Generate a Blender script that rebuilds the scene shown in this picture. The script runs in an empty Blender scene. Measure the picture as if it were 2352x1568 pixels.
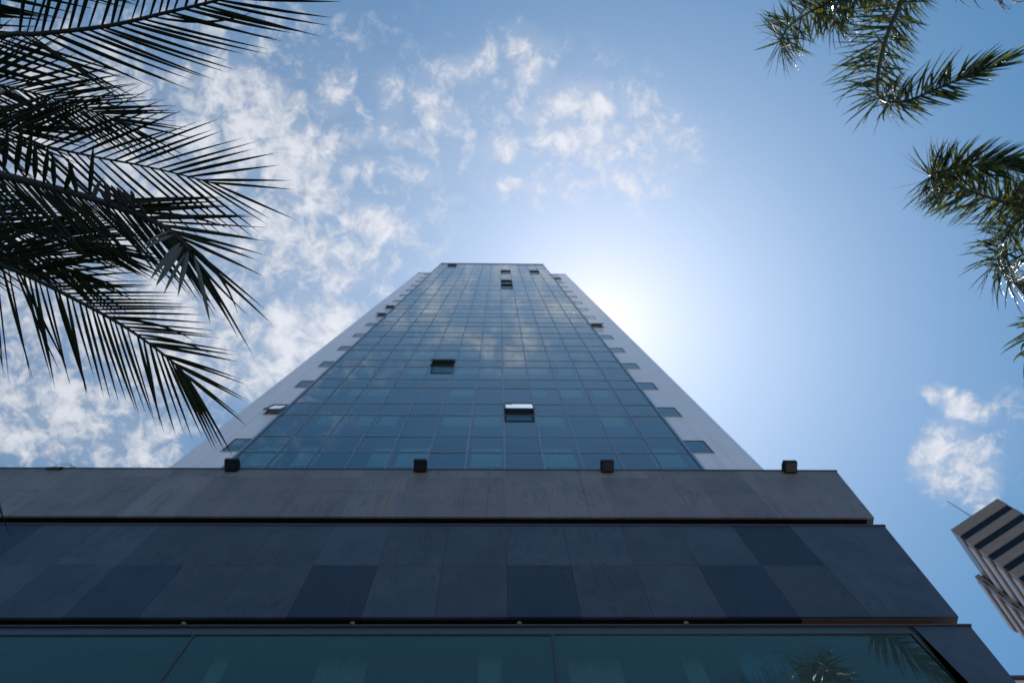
import bpy, math, random
from mathutils import Vector, Matrix, noise

rnd = random.Random(7)
scene = bpy.context.scene
COL = scene.collection

# ------------------------------------------------------------------ camera
# photograph measured in a 2352 x 1568 frame, 24 mm lens on a 36 mm sensor
PW, PH = 2352.0, 1568.0
F = 24.0 / 36.0 * PW
CAM = Vector((0, 0, 1.6))
zc = Vector((1147 - PW / 2, PH / 2 - 480, -F)).normalized()      # world up, in camera axes
xc = Vector((1, -0.007, 0))
xc.z = -(xc.x * zc.x + xc.y * zc.y) / zc.z
xc.normalize()
yc = zc.cross(xc)
R = Matrix((xc, yc, zc))                                           # camera axes -> world
cam_data = bpy.data.cameras.new("camera")
cam_data.lens = 24
cam_data.sensor_width = 36
cam_data.clip_start = 0.05
cam_data.clip_end = 6000
cam_data.dof.use_dof = True
cam_data.dof.focus_distance = 4.3
cam_data.dof.aperture_fstop = 2.4
cam = bpy.data.objects.new("camera", cam_data)
cam.matrix_world = Matrix.Translation(CAM) @ R.to_4x4()
COL.objects.link(cam)
scene.camera = cam


def ray(px, py):
    return (R @ Vector((px - PW / 2, PH / 2 - py, -F))).normalized()


def on_y(px, py, d):
    r = ray(px, py)
    return CAM + r * (d / r.y)


def on_z(px, py, z):
    r = ray(px, py)
    return CAM + r * ((z - CAM.z) / r.z)


def at(px, py, depth):
    return CAM + R @ Vector(((px - PW / 2) / F * depth, (PH / 2 - py) / F * depth, -depth))


# ------------------------------------------------------------------ sun and sky
SUN = ray(1372, 752)
sun_el = math.asin(SUN.z)
sun_az = math.atan2(SUN.x, SUN.y)
sd = bpy.data.lights.new("sun", 'SUN')
sd.energy = 3.6
sd.angle = math.radians(0.53)
sd.color = (1.0, 0.955, 0.88)
sun = bpy.data.objects.new("sun", sd)
sun.rotation_euler = SUN.to_track_quat('Z', 'Y').to_euler()
COL.objects.link(sun)

world = bpy.data.worlds.new("World")
scene.world = world
world.use_nodes = True
wn = world.node_tree
wn.nodes.clear()


class NT:
    def __init__(s, tree):
        s.t = tree

    def n(s, typ, **kw):
        nd = s.t.nodes.new(typ)
        for k, v in kw.items():
            if k.startswith('i_'):
                key = k[2:]
                key = int(key) if key.isdigit() else key
                nd.inputs[key].default_value = v
            else:
                setattr(nd, k, v)
        return nd

    def link(s, a, b):
        s.t.links.new(a, b)

    def val(s, sock, x):
        if isinstance(x, (int, float)):
            sock.default_value = x
        elif isinstance(x, (tuple, list)):
            sock.default_value = x
        else:
            s.link(x, sock)

    def m(s, op, a, b=0.0, c=None, clamp=False):
        nd = s.n('ShaderNodeMath', operation=op, use_clamp=clamp)
        s.val(nd.inputs[0], a)
        s.val(nd.inputs[1], b)
        if c is not None:
            s.val(nd.inputs[2], c)
        return nd.outputs[0]

    def vm(s, op, a, b=(0, 0, 0), out=0):
        nd = s.n('ShaderNodeVectorMath', operation=op)
        s.val(nd.inputs[0], a)
        s.val(nd.inputs[1], b)
        return nd.outputs[out]

    def step(s, v, lo, hi, a=0.0, b=1.0, smooth=True):
        nd = s.n('ShaderNodeMapRange', interpolation_type='SMOOTHSTEP' if smooth else 'LINEAR')
        s.val(nd.inputs[0], v)
        nd.inputs[1].default_value = lo
        nd.inputs[2].default_value = hi
        nd.inputs[3].default_value = a
        nd.inputs[4].default_value = b
        return nd.outputs[0]

    def noise(s, vec, scale, detail=4, rough=0.55, dist=0.0):
        nd = s.n('ShaderNodeTexNoise')
        nd.inputs['Scale'].default_value = scale
        nd.inputs['Detail'].default_value = detail
        nd.inputs['Roughness'].default_value = rough
        nd.inputs['Distortion'].default_value = dist
        if vec is not None:
            s.link(vec, nd.inputs['Vector'])
        return nd.outputs

    def mix(s, f, a, b, blend='MIX'):
        nd = s.n('ShaderNodeMix', data_type='RGBA', blend_type=blend)
        s.val(nd.inputs[0], f)
        s.val(nd.inputs[6], a)
        s.val(nd.inputs[7], b)
        return nd.outputs[2]


W = NT(wn)
sky = W.n('ShaderNodeTexSky', sky_type='NISHITA', sun_disc=False)
sky.sun_elevation = sun_el
sky.sun_rotation = sun_az
sky.altitude = 700
sky.air_density = 1.0
sky.dust_density = 0.3
sky.ozone_density = 1.0
SKY_STRENGTH = 0.12
tc = W.n('ShaderNodeTexCoord')
dvec = W.vm('NORMALIZE', tc.outputs['Generated'])
sep = W.n('ShaderNodeSeparateXYZ')
W.link(dvec, sep.inputs[0])
zz = W.m('MAXIMUM', sep.outputs[2], 0.05)
comb = W.n('ShaderNodeCombineXYZ')
W.link(W.m('DIVIDE', sep.outputs[0], zz), comb.inputs[0])
W.link(W.m('DIVIDE', sep.outputs[1], zz), comb.inputs[1])
P = comb.outputs[0]                                # position on a flat cloud deck overhead
# aureole of bright haze round the sun
cosg = W.vm('DOT_PRODUCT', dvec, tuple(SUN), out=1)
ang = W.m('ARCCOSINE', W.m('MINIMUM', cosg, 1.0))
g1 = W.m('EXPONENT', W.m('MULTIPLY', ang, -1 / math.radians(2.2)))
g2 = W.m('EXPONENT', W.m('MULTIPLY', ang, -1 / math.radians(7.0)))
HAZE = ray(1560, 850)                              # the wide veil of haze lies a little below the sun
ang_h = W.m('ARCCOSINE', W.m('MINIMUM', W.vm('DOT_PRODUCT', dvec, tuple(HAZE), out=1), 1.0))
ga_ = W.m('DIVIDE', ang_h, math.radians(22))
ang_l = W.m('ARCCOSINE', W.m('MINIMUM', W.vm('DOT_PRODUCT', dvec, tuple(ray(1230, 700)), out=1), 1.0))
gb_ = W.m('DIVIDE', ang_l, math.radians(25))
g3 = W.m('ADD', W.m('EXPONENT', W.m('MULTIPLY', W.m('MULTIPLY', ga_, ga_), -1.0)), W.m('EXPONENT', W.m('MULTIPLY', W.m('MULTIPLY', gb_, gb_), -1.0)))
skyc = W.mix(1.0, sky.outputs[0], (0.42, 0.94, 1.05, 1), 'MULTIPLY')
def scaled(col, v):
    return W.vm('MULTIPLY', v_to_vec(v), col)


def v_to_vec(v):
    c = W.n('ShaderNodeCombineXYZ')
    for i in range(3):
        W.link(v, c.inputs[i])
    return c.outputs[0]


ga = W.vm('ADD', scaled((0.5, 0.5, 0.5), g1), scaled((5.2, 2.6, 1.9), g2))
ga = W.vm('ADD', ga, scaled((1.80, 1.90, 2.15), g3))
skyg = W.vm('ADD', skyc, ga)

# clouds: patches on the deck, broken up by noise
warp = W.noise(P, 7.0, 4, 0.6)[1]
Pw = W.vm('ADD', P, W.vm('MULTIPLY', W.vm('SUBTRACT', warp, (0.5, 0.5, 0.5)), (0.09, 0.09, 0.0)))


def deck(px, py):
    r = ray(px, py)
    return r.x / r.z, r.y / r.z


blobs = [  # x, y, rx, ry, turn, strength
    (560, 240, 150, 80, 20, .95), (640, 330, 130, 85, 20, 1.0), (690, 420, 110, 55, 30, .9), (470, 330, 150, 120, 0, .85),
    (330, 480, 260, 160, 0, .85), (120, 300, 260, 160, 0, .8), (640, 560, 130, 120, 0, .85), (780, 620, 100, 70, -20, .95),
    (870, 520, 95, 48, 15, 1.0), (690, 760, 150, 100, 0, .95), (600, 850, 150, 80, 0, .9), (390, 760, 220, 160, 0, .9),
    (90, 940, 190, 110, 0, .9), (240, 1010, 150, 90, 0, .75), (120, 650, 220, 170, 0, .75),
    (765, 205, 42, 62, 40, .8), (895, 235, 34, 65, -5, .72), (1000, 265, 88, 36, 30, .8), (845, 312, 80, 28, -10, .72),
    (930, 398, 80, 26, 8, .7), (800, 385, 60, 32, 0, .75), (1055, 165, 95, 36, -25, .78), (1212, 155, 62, 70, 0, .70),
    (1325, 235, 95, 52, 5, .95), (1225, 262, 55, 20, 0, .8), (1335, 325, 110, 42, 12, .9), (1160, 338, 62, 34, 0, .75),
    (1425, 335, 55, 34, 0, .8), (1450, 250, 36, 50, 0, .62), (1525, 300, 50, 42, 0, .6), (1460, 425, 45, 34, 30, .75),
    (1370, 415, 48, 18, 0, .6), (1200, 425, 64, 16, 0, .62), (1030, 468, 36, 16, 0, .5), (1140, 205, 26, 20, 0, .6),
    (2205, 945, 58, 20, 18, 1.0), (2168, 1040, 44, 44, 0, 1.05), (2210, 1070, 50, 40, -30, 1.0), (2250, 1125, 26, 34, 0, .8),
    (2290, 1020, 80, 90, 0, .18), (1150, 290, 420, 170, 0, .27), (1480, 330, 120, 120, 0, .35), (420, 500, 420, 460, 0, .5),
]
tot = None
for (bx, by, rx, ry, rot, st) in blobs:
    if bx < 720 and st > 0.5:
        st *= 1.12
    cx, cy = deck(bx, by)
    k = (1.0 / F) / (ray(bx, by).z ** 2)
    mp = W.n('ShaderNodeMapping', vector_type='TEXTURE')
    mp.inputs['Location'].default_value = (cx, cy, 0)
    mp.inputs['Rotation'].default_value = (0, 0, math.radians(rot))
    mp.inputs['Scale'].default_value = (rx * k * 1.25, ry * k * 1.25, 1)
    W.link(Pw, mp.inputs['Vector'])
    ln = W.vm('LENGTH', mp.outputs[0], out=1)
    b = W.step(ln, 1.3, 0.2, 0.0, st)
    tot = b if tot is None else W.m('MAXIMUM', tot, b)
n1 = W.noise(P, 27.0, 9, 0.60, 0.5)[0]
n2 = W.noise(P, 60.0, 6, 0.65, 0.8)[0]
n3 = W.noise(P, 9.0, 3, 0.5, 0.2)[0]
nn = W.m('ADD', W.m('MULTIPLY', n1, 0.62), W.m('ADD', W.m('MULTIPLY', n2, 0.22), W.m('MULTIPLY', n3, 0.16)))
dens = W.m('ADD', tot, W.m('MULTIPLY', W.m('SUBTRACT', nn, 0.5), 5.4))
cov = W.m('MAXIMUM', W.step(dens, 0.0, 1.40, 0.0, 0.95), W.m('MULTIPLY', tot, 0.34))
cov = W.m('MULTIPLY', cov, W.step(tot, 0.02, 0.22))
cov = W.m('MULTIPLY', cov, W.step(sep.outputs[2], 0.1, 0.3))
CLOUD = 6.3
cshade = W.step(dens, 0.6, 2.0, 0.86, 1.06)
ccol = W.vm('MULTIPLY', v_to_vec(cshade), (CLOUD * 0.93, CLOUD * 0.97, CLOUD * 1.06))
ccol = W.vm('ADD', ccol, W.vm('MULTIPLY', ga, (0.5, 0.5, 0.5)))
final = W.mix(cov, skyg, ccol)
bg = W.n('ShaderNodeBackground')
bg.inputs['Strength'].default_value = SKY_STRENGTH
W.link(final, bg.inputs['Color'])
wo = W.n('ShaderNodeOutputWorld')
W.link(bg.outputs[0], wo.inputs['Surface'])

scene.view_settings.view_transform = 'Standard'
scene.view_settings.look = 'None'
scene.view_settings.gamma = 1.0
scene.view_settings.exposure = 0.0
scene.render.engine = 'CYCLES'
scene.cycles.max_bounces = 10
scene.cycles.transparent_max_bounces = 24
scene.cycles.use_denoising = True


# ------------------------------------------------------------------ materials
def new_mat(name):
    m = bpy.data.materials.new(name)
    m.use_nodes = True
    t = NT(m.node_tree)
    return m, t, m.node_tree.nodes['Principled BSDF']


def simple(name, col, rough=0.6, metal=0.0, var=0.12, scale=6.0, bump=0.0, spec=0.5):
    m, t, b = new_mat(name)
    oc = t.n('ShaderNodeTexCoord').outputs['Object']
    nz = t.noise(oc, scale, 5, 0.6)[0]
    f = t.step(nz, 0.25, 0.75, 1 - var, 1 + var, smooth=False)
    c = t.n('ShaderNodeCombineXYZ')
    for i in range(3):
        t.link(f, c.inputs[i])
    t.link(t.vm('MULTIPLY', c.outputs[0], tuple(col)), b.inputs['Base Color'])
    b.inputs['Roughness'].default_value = rough
    b.inputs['Metallic'].default_value = metal
    b.inputs['Specular IOR Level'].default_value = spec
    if bump:
        b.inputs['Coat Weight'].default_value = 0.7
        b.inputs['Coat Roughness'].default_value = 0.14
        bp = t.n('ShaderNodeBump')
        bp.inputs['Strength'].default_value = bump
        bp.inputs['Distance'].default_value = 0.01
        t.link(t.noise(oc, scale * 6, 5, 0.6)[0], bp.inputs['Height'])
        t.link(bp.outputs[0], b.inputs['Normal'])
    return m


SEAM = on_y(1100, 1297.5, 4.46).z


def slate(name, col, col2, stain=0.0, rough=0.55):
    """Riven slate cladding: cloudy tone, fine grain, thin dark veins running down."""
    m, t, b = new_mat(name)
    oc = t.n('ShaderNodeTexCoord').outputs['Object']
    sp = t.n('ShaderNodeSeparateXYZ')
    t.link(oc, sp.inputs[0])
    big = t.noise(oc, 1.6, 6, 0.65, 0.4)[0]
    fine = t.noise(oc, 55.0, 4, 0.7)[0]
    c = t.mix(t.step(big, 0.3, 0.7), tuple(col) + (1,), tuple(col2) + (1,))
    gf = t.step(fine, 0.2, 0.8, 0.82, 1.18, smooth=False)
    gv = t.n('ShaderNodeCombineXYZ')
    for i in range(3):
        t.link(gf, gv.inputs[i])
    c = t.vm('MULTIPLY', c, gv.outputs[0])
    # every slab has its own tone
    pu = t.m('FLOOR', t.m('DIVIDE', t.m('SUBTRACT', sp.outputs[0], 0.029 * 4.46), 0.1836 * 4.46))
    pvv = t.m('FLOOR', t.m('DIVIDE', t.m('SUBTRACT', sp.outputs[2], SEAM), 3.0))
    pc = t.n('ShaderNodeCombineXYZ')
    t.link(pu, pc.inputs[0])
    t.link(pvv, pc.inputs[1])
    wn_ = t.n('ShaderNodeTexWhiteNoise')
    t.link(pc.outputs[0], wn_.inputs['Vector'])
    pt_ = t.step(wn_.outputs[0], 0, 1, 0.80, 1.16, smooth=False)
    pcv = t.n('ShaderNodeCombineXYZ')
    for i in range(3):
        t.link(pt_, pcv.inputs[i])
    c = t.vm('MULTIPLY', c, pcv.outputs[0])
    # veins / dribbles
    mp = t.n('ShaderNodeMapping')
    mp.inputs['Scale'].default_value = (2.6, 2.6, 0.55)
    mp.inputs['Rotation'].default_value = (0, 0.25, 0)
    t.link(oc, mp.inputs[0])
    v = t.noise(mp.outputs[0], 1.5, 7, 0.62, 1.2)[0]
    vein = t.step(t.m('ABSOLUTE', t.m('SUBTRACT', v, 0.5)), 0.0, 0.022, 1.0, 0.0)
    vein = t.m('MULTIPLY', vein, t.step(t.noise(oc, 1.1, 2)[0], 0.44, 0.6, 0, 0.6))
    c = t.mix(vein, c, (col[0] * 0.35, col[1] * 0.37, col[2] * 0.4, 1))
    if stain:
        mp2 = t.n('ShaderNodeMapping')
        mp2.inputs['Scale'].default_value = (2.3, 2.3, 0.22)
        t.link(oc, mp2.inputs[0])
        s = t.noise(mp2.outputs[0], 1.7, 6, 0.6, 0.3)[0]
        c = t.mix(t.step(s, 0.47, 0.75, 0.0, stain), c, (0.25, 0.175, 0.15, 1))
        s2 = t.noise(mp2.outputs[0], 3.7, 5, 0.6, 0.2)[0]
        c = t.mix(t.step(s2, 0.52, 0.75, 0.0, stain * .8), c, (0.07, 0.075, 0.08, 1))
    t.link(c, b.inputs['Base Color'])
    b.inputs['Roughness'].default_value = rough
    b.inputs['Specular IOR Level'].default_value = 0.3
    bp = t.n('ShaderNodeBump')
    bp.inputs['Strength'].default_value = 0.35
    bp.inputs['Distance'].default_value = 0.006
    t.link(t.noise(oc, 24, 7, 0.65)[0], bp.inputs['Height'])
    t.link(bp.outputs[0], b.inputs['Normal'])
    return m


def glass(name, tint, refl=(0.93, 0.97, 1.0), ior=1.6, wob=0.0, body=None, bodyf=0.0):
    m = bpy.data.materials.new(name)
    m.use_nodes = True
    t = NT(m.node_tree)
    m.node_tree.nodes.remove(m.node_tree.nodes['Principled BSDF'])
    out = m.node_tree.nodes['Material Output']
    fr = t.n('ShaderNodeFresnel')
    fr.inputs[0].default_value = ior
    gl = t.n('ShaderNodeBsdfGlossy')
    gl.inputs['Color'].default_value = tuple(refl) + (1,)
    gl.inputs['Roughness'].default_value = 0.0
    tr = t.n('ShaderNodeBsdfTransparent')
    tr.inputs['Color'].default_value = tuple(tint) + (1,)
    if wob:
        oc = t.n('ShaderNodeTexCoord').outputs['Object']
        bp = t.n('ShaderNodeBump')
        bp.inputs['Strength'].default_value = 1.0
        bp.inputs['Distance'].default_value = wob
        t.link(t.noise(oc, 0.9, 2, 0.4)[0], bp.inputs['Height'])
        t.link(bp.outputs[0], gl.inputs['Normal'])
    base = tr.outputs[0]
    if body:
        df = t.n('ShaderNodeBsdfDiffuse')
        df.inputs['Color'].default_value = tuple(body) + (1,)
        mb = t.n('ShaderNodeMixShader')
        mb.inputs[0].default_value = bodyf
        t.link(base, mb.inputs[1])
        t.link(df.outputs[0], mb.inputs[2])
        base = mb.outputs[0]
    mx = t.n('ShaderNodeMixShader')
    t.link(fr.outputs[0], mx.inputs[0])
    t.link(base, mx.inputs[1])
    t.link(gl.outputs[0], mx.inputs[2])
    t.link(mx.outputs[0], out.inputs['Surface'])
    return m


def leaf(name, c1, c2, rough=0.32, trans=0.35, spec=0.5, bump=False):
    m, t, b = new_mat(name)
    oc = t.n('ShaderNodeTexCoord').outputs['Object']
    nz = t.noise(oc, 6.0 if bump else 2.3, 4, 0.6)[0]
    c = t.mix(t.step(nz, 0.46, 0.62) if bump else t.step(nz, 0.35, 0.65), tuple(c1) + (1,), tuple(c2) + (1,))
    t.link(c, b.inputs['Base Color'])
    b.inputs['Roughness'].default_value = rough
    b.inputs['Specular IOR Level'].default_value = spec
    if bump:
        b.inputs['Coat Weight'].default_value = 0.7
        b.inputs['Coat Roughness'].default_value = 0.14
        bp = t.n('ShaderNodeBump')
        bp.inputs['Strength'].default_value = 1.0
        bp.inputs['Distance'].default_value = 0.2
        t.link(t.noise(oc, 12.0, 2, 0.5)[0], bp.inputs['Height'])
        t.link(bp.outputs[0], b.inputs['Normal'])
    tl = t.n('ShaderNodeBsdfTranslucent')
    t.link(t.vm('MULTIPLY', c, (1.7, 1.8, 0.7)), tl.inputs['Color'])
    mx = t.n('ShaderNodeMixShader')
    mx.inputs[0].default_value = trans
    t.link(b.outputs[0], mx.inputs[1])
    t.link(tl.outputs[0], mx.inputs[2])
    t.link(mx.outputs[0], m.node_tree.nodes['Material Output'].inputs['Surface'])
    return m


M = dict(
    slate_top=slate('weathered_slate', (0.175, 0.155, 0.172), (0.220, 0.190, 0.20), stain=0.5),
    slate_blue=slate('blue_slate', (0.050, 0.058, 0.088), (0.074, 0.080, 0.112)),
    slate_dark=slate('dark_slate', (0.024, 0.034, 0.064), (0.032, 0.042, 0.072)),
    coping=simple('coping_metal', (0.05, 0.035, 0.038), 0.45),
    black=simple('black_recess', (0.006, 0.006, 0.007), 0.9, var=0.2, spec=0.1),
    lintel=simple('brown_lintel', (0.045, 0.036, 0.040), 0.45, bump=0.2),
    brown=simple('brown_soffit', (0.11, 0.058, 0.042), 0.7, var=0.25, scale=3),
    soffit=simple('grey_soffit', (0.09, 0.085, 0.08), 0.8, var=0.2, scale=3),
    roof=simple('roof_gravel', (0.22, 0.21, 0.2), 0.95, var=0.3, scale=20, bump=0.5),
    white=simple('white_render', (0.94, 0.77, 0.82), 0.8, var=0.05, scale=1.2, bump=0.12),
    dark_wall=simple('dark_wall', (0.05, 0.055, 0.06), 0.7),
    frame=simple('aluminium_frame', (0.27, 0.31, 0.37), 0.4, metal=0.4, var=0.06),
    frame_dark=simple('dark_frame', (0.07, 0.065, 0.06), 0.45, metal=0.3, var=0.1),
    cap=simple('pale_mullion', (0.36, 0.33, 0.40), 0.38, metal=0.3, var=0.06),
    beige=simple('beige_reveal', (0.42, 0.38, 0.32), 0.7),
    spandrel=simple('spandrel_board', (0.03, 0.20, 0.33), 0.7, var=0.06),
    curtain=simple('pale_curtain', (0.92, 0.92, 0.80), 0.9, var=0.10, scale=9),
    room=simple('dim_room', (0.09, 0.24, 0.30), 0.9, var=0.1),
    room_dark=simple('shaded_room', (0.012, 0.01, 0.008), 0.9, var=0.3),  # near-black colour stands in for the shade inside opened windows
    lobby_ceiling=simple('lobby_plaster', (0.36, 0.40, 0.38), 0.9, var=0.1),
    ceiling=simple('room_ceiling', (0.30, 0.36, 0.36), 0.9, var=0.05),
    glass=glass('tower_glass', (0.56, 0.88, 0.94), (0.84, 0.95, 1.0), 2.5, body=(0.05, 0.27, 0.40), bodyf=0.14),
    glass_open=glass('sash_glass', (0.5, 0.7, 0.75), (1, 1, 1), 2.6),
    glass_low=glass('lobby_glass', (0.66, 0.90, 0.88), (0.62, 0.84, 0.80), 1.75, wob=0.0015, body=(0.12, 0.18, 0.18), bodyf=0.34),
    lamp_body=simple('black_lamp', (0.006, 0.006, 0.010), 0.5, var=0.2, spec=0.2),
    lamp_glass=simple('lamp_lens', (0.012, 0.012, 0.014), 0.25, var=0.1),
    steel=simple('steel_bracket', (0.10, 0.10, 0.11), 0.4, metal=0.6),
    knob=simple('ceramic_knob', (0.20, 0.14, 0.085), 0.4),
    blue_cloth=simple('blue_curtain', (0.05, 0.26, 0.50), 0.85, var=0.15),
    pale_cloth=simple('grey_curtain', (0.30, 0.33, 0.30), 0.85, var=0.15),
    beam=simple('pale_beam', (0.75, 0.72, 0.62), 0.7),
    brick=simple('brown_concrete', (0.32, 0.195, 0.155), 0.85, var=0.16, scale=0.9, bump=0.2),
    band_win=simple('band_window', (0.010, 0.010, 0.018), 0.4, var=0.25, scale=0.6, spec=0.25),
    pale_slab=simple('pale_slab', (0.66, 0.55, 0.58), 0.7, var=0.08),
    leaf_shade=leaf('palm_leaf_shaded', (0.006, 0.010, 0.005), (0.014, 0.020, 0.008), 0.5, 0.06, spec=0.12),  # base darkened for the shaded left palm; shade is in the colour
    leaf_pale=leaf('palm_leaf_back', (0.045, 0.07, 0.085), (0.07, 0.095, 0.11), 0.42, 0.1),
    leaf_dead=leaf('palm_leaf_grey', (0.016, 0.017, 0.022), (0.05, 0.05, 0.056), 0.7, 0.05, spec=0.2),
    leaf_sun=leaf('queen_palm_leaf_sunlit', (0.006, 0.014, 0.004), (0.13, 0.125, 0.008), 0.22, 0.5, bump=True, spec=0.9),  # yellow highlights and near-black shade of sunlit fronds mixed into the colour
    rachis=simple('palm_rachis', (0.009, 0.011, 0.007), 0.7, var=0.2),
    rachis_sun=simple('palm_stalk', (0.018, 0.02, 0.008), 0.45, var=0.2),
    bark=simple('palm_bark', (0.17, 0.14, 0.11), 0.9, var=0.3, scale=5, bump=0.6),
    husk=simple('palm_flower', (0.13, 0.07, 0.05), 0.6, var=0.3),
    paving=simple('plaza_paving', (0.40, 0.38, 0.37), 0.85, var=0.15, scale=2, bump=0.3),
    ground=simple('ground_earth', (0.22, 0.20, 0.18), 0.95, var=0.25, scale=0.4),
)


wt = NT(M['white'].node_tree)
wb = M['white'].node_tree.nodes['Principled BSDF']
woc = wt.n('ShaderNodeTexCoord').outputs['Object']
wmp = wt.n('ShaderNodeMapping')
wmp.inputs['Scale'].default_value = (5.0, 5.0, 0.10)
wt.link(woc, wmp.inputs[0])
wst = wt.step(wt.noise(wmp.outputs[0], 1.3, 5, 0.6)[0], 0.50, 0.75, 0.0, 0.28)
wsp = wt.n('ShaderNodeSeparateXYZ')
wt.link(woc, wsp.inputs[0])
wj = wt.m('FRACT', wt.m('DIVIDE', wsp.outputs[2], 3.296))
wjl = wt.step(wj, 0.0, 0.010, 0.35, 0.0)
wold = wb.inputs['Base Color'].links[0].from_socket
wt.link(wt.mix(wt.m('MAXIMUM', wst, wjl), wold, (0.42, 0.38, 0.40, 1)), wb.inputs['Base Color'])

# ------------------------------------------------------------------ mesh helpers
class MB:
    def __init__(s):
        s.v, s.f, s.mi = [], [], []

    def face(s, pts, mi=0):
        i = len(s.v)
        s.v += [Vector(p) for p in pts]
        s.f.append(tuple(range(i, i + len(pts))))
        s.mi.append(mi)

    def box(s, x0, x1, y0, y1, z0, z1, mi=0):
        s.prism([(x0, z0), (x1, z0), (x1, z1), (x0, z1)], y0, y1, mi)

    def prism(s, poly, y0, y1, mi=0):
        """poly in (x, z), extruded from y0 to y1"""
        n = len(poly)
        s.solid([Vector((p[0], y0, p[1])) for p in poly], [Vector((p[0], y1, p[1])) for p in poly], mi)

    def solid(s, a, b, mi=0):
        n = len(a)
        i = len(s.v)
        s.v += [Vector(p) for p in a] + [Vector(p) for p in b]
        s.f.append(tuple(range(i, i + n)))
        s.f.append(tuple(range(i + 2 * n - 1, i + n - 1, -1)))
        s.mi += [mi, mi]
        for k in range(n):
            k2 = (k + 1) % n
            s.f.append((i + k, i + n + k, i + n + k2, i + k2))
            s.mi.append(mi)

    def bar(s, p, q, w, h, up=(0, 0, 1), mi=0):
        p, q = Vector(p), Vector(q)
        t = (q - p).normalized()
        u = Vector(up)
        sd_ = t.cross(u)
        if sd_.length < 1e-4:
            sd_ = t.cross(Vector((1, 0, 0)))
        sd_.normalize()
        u = sd_.cross(t).normalized()
        c = [(-w / 2, -h / 2), (w / 2, -h / 2), (w / 2, h / 2), (-w / 2, h / 2)]
        s.solid([p + sd_ * a + u * b for a, b in c], [q + sd_ * a + u * b for a, b in c], mi)

    def tube(s, pts, rad, seg=8, mi=0):
        n = len(pts)
        rings = []
        prev = None
        for i, p in enumerate(pts):
            t = (pts[min(i + 1, n - 1)] - pts[max(i - 1, 0)]).normalized()
            if prev is None:
                a = t.cross(Vector((0, 0, 1)))
                if a.length < 1e-3:
                    a = t.cross(Vector((1, 0, 0)))
                a.normalize()
            else:
                a = (prev - t * prev.dot(t)).normalized()
            prev = a
            b = t.cross(a)
            r = rad[i] if isinstance(rad, (list, tuple)) else rad
            base = len(s.v)
            for k in range(seg):
                an = 2 * math.pi * k / seg
                s.v.append(p + a * (r * math.cos(an)) + b * (r * math.sin(an)))
            rings.append(base)
        for i in range(n - 1):
            for k in range(seg):
                k2 = (k + 1) % seg
                s.f.append((rings[i] + k, rings[i] + k2, rings[i + 1] + k2, rings[i + 1] + k))
                s.mi.append(mi)
        s.f.append(tuple(rings[0] + k for k in range(seg - 1, -1, -1)))
        s.f.append(tuple(rings[-1] + k for k in range(seg)))
        s.mi += [mi, mi]

    def build(s, name, mats, parent=None, smooth=False, origin=None):
        me = bpy.data.meshes.new(name)
        o_ = Vector(origin) if origin is not None else Vector((0, 0, 0))
        me.from_pydata([tuple(v - o_) for v in s.v], [], s.f)
        if not isinstance(mats, (list, tuple)):
            mats = [mats]
        for m_ in mats:
            me.materials.append(m_)
        me.polygons.foreach_set('material_index', s.mi)
        if smooth:
            me.polygons.foreach_set('use_smooth', [True] * len(me.polygons))
        me.update()
        o = bpy.data.objects.new(name, me)
        COL.objects.link(o)
        if parent is not None:
            o.parent = parent
        o.location = o_
        return o


def root(name, label, cat, group=None, loc=(0, 0, 0)):
    """Empty at the thing's base; parts are modelled in world space and parented with the inverse offset."""
    o = bpy.data.objects.new(name, None)
    COL.objects.link(o)
    o.location = loc
    o['label'] = label
    o['category'] = cat
    if group:
        o['group'] = group
    return o


def tag(o, **kw):
    for k, v in kw.items():
        o[k] = v
    return o


def clip_right(poly, x0, z0, x1, z1):
    """keep the part of poly (x,z) left of the line (x0,z0)-(x1,z1) (line given bottom to top)"""
    def side(p):
        return (x1 - x0) * (p[1] - z0) - (z1 - z0) * (p[0] - x0)
    out = []
    n = len(poly)
    for i in range(n):
        a, b = poly[i], poly[(i + 1) % n]
        sa, sb = side(a), side(b)
        if sa >= 0:
            out.append(a)
        if sa * sb < 0:
            t = sa / (sa - sb)
            out.append((a[0] + (b[0] - a[0]) * t, a[1] + (b[1] - a[1]) * t))
    return out


# ------------------------------------------------------------------ ground
g = MB()
g.face([(-3000, -3000, -0.02), (3000, -3000, -0.02), (3000, 3000, -0.02), (-3000, 3000, -0.02)])
tag(g.build('ground', M['ground']), kind='structure')
g = MB()
g.box(-30, 26, -22, 4.2, -0.015, 0.0)
tag(g.build('pavement', M['paving']), kind='structure')

# ------------------------------------------------------------------ the glass tower
DT, DW = 6.33, 6.40
xl = on_y(513, 1073.6, DT).x
xr = on_y(1615, 1077, DT).x
NC = 12
cw = (xr - xl) / NC
zA0 = on_y(1147, 1002, DT).z
FH = (on_y(1147, 792.8, DT).z - zA0) / 4.0
Z_ROOF = on_y(1130, 606.2, DT).z
Z_WING = on_y(1147, 628.5, DW).z
TALL = 0.617
wl = on_y(388, 1074, DW).x
wr = on_y(1754, 1077, DW).x
BACK = 24.0

tower = root('skyscraper', 'tall slender glass curtain wall tower with white side wings', 'tower', loc=(0, DT, 0))


def T(mb, name, mat, parent=None, **kw):
    o = mb.build(name, mat, parent if parent is not None else tower, **kw)
    # keep world placement under the offset empty
    if parent is None:
        o.location = Vector(o.location) - Vector((0, DT, 0))
    return o


# side wings of white render, with window openings cut next to the glass
z_first = zA0 - FH


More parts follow.
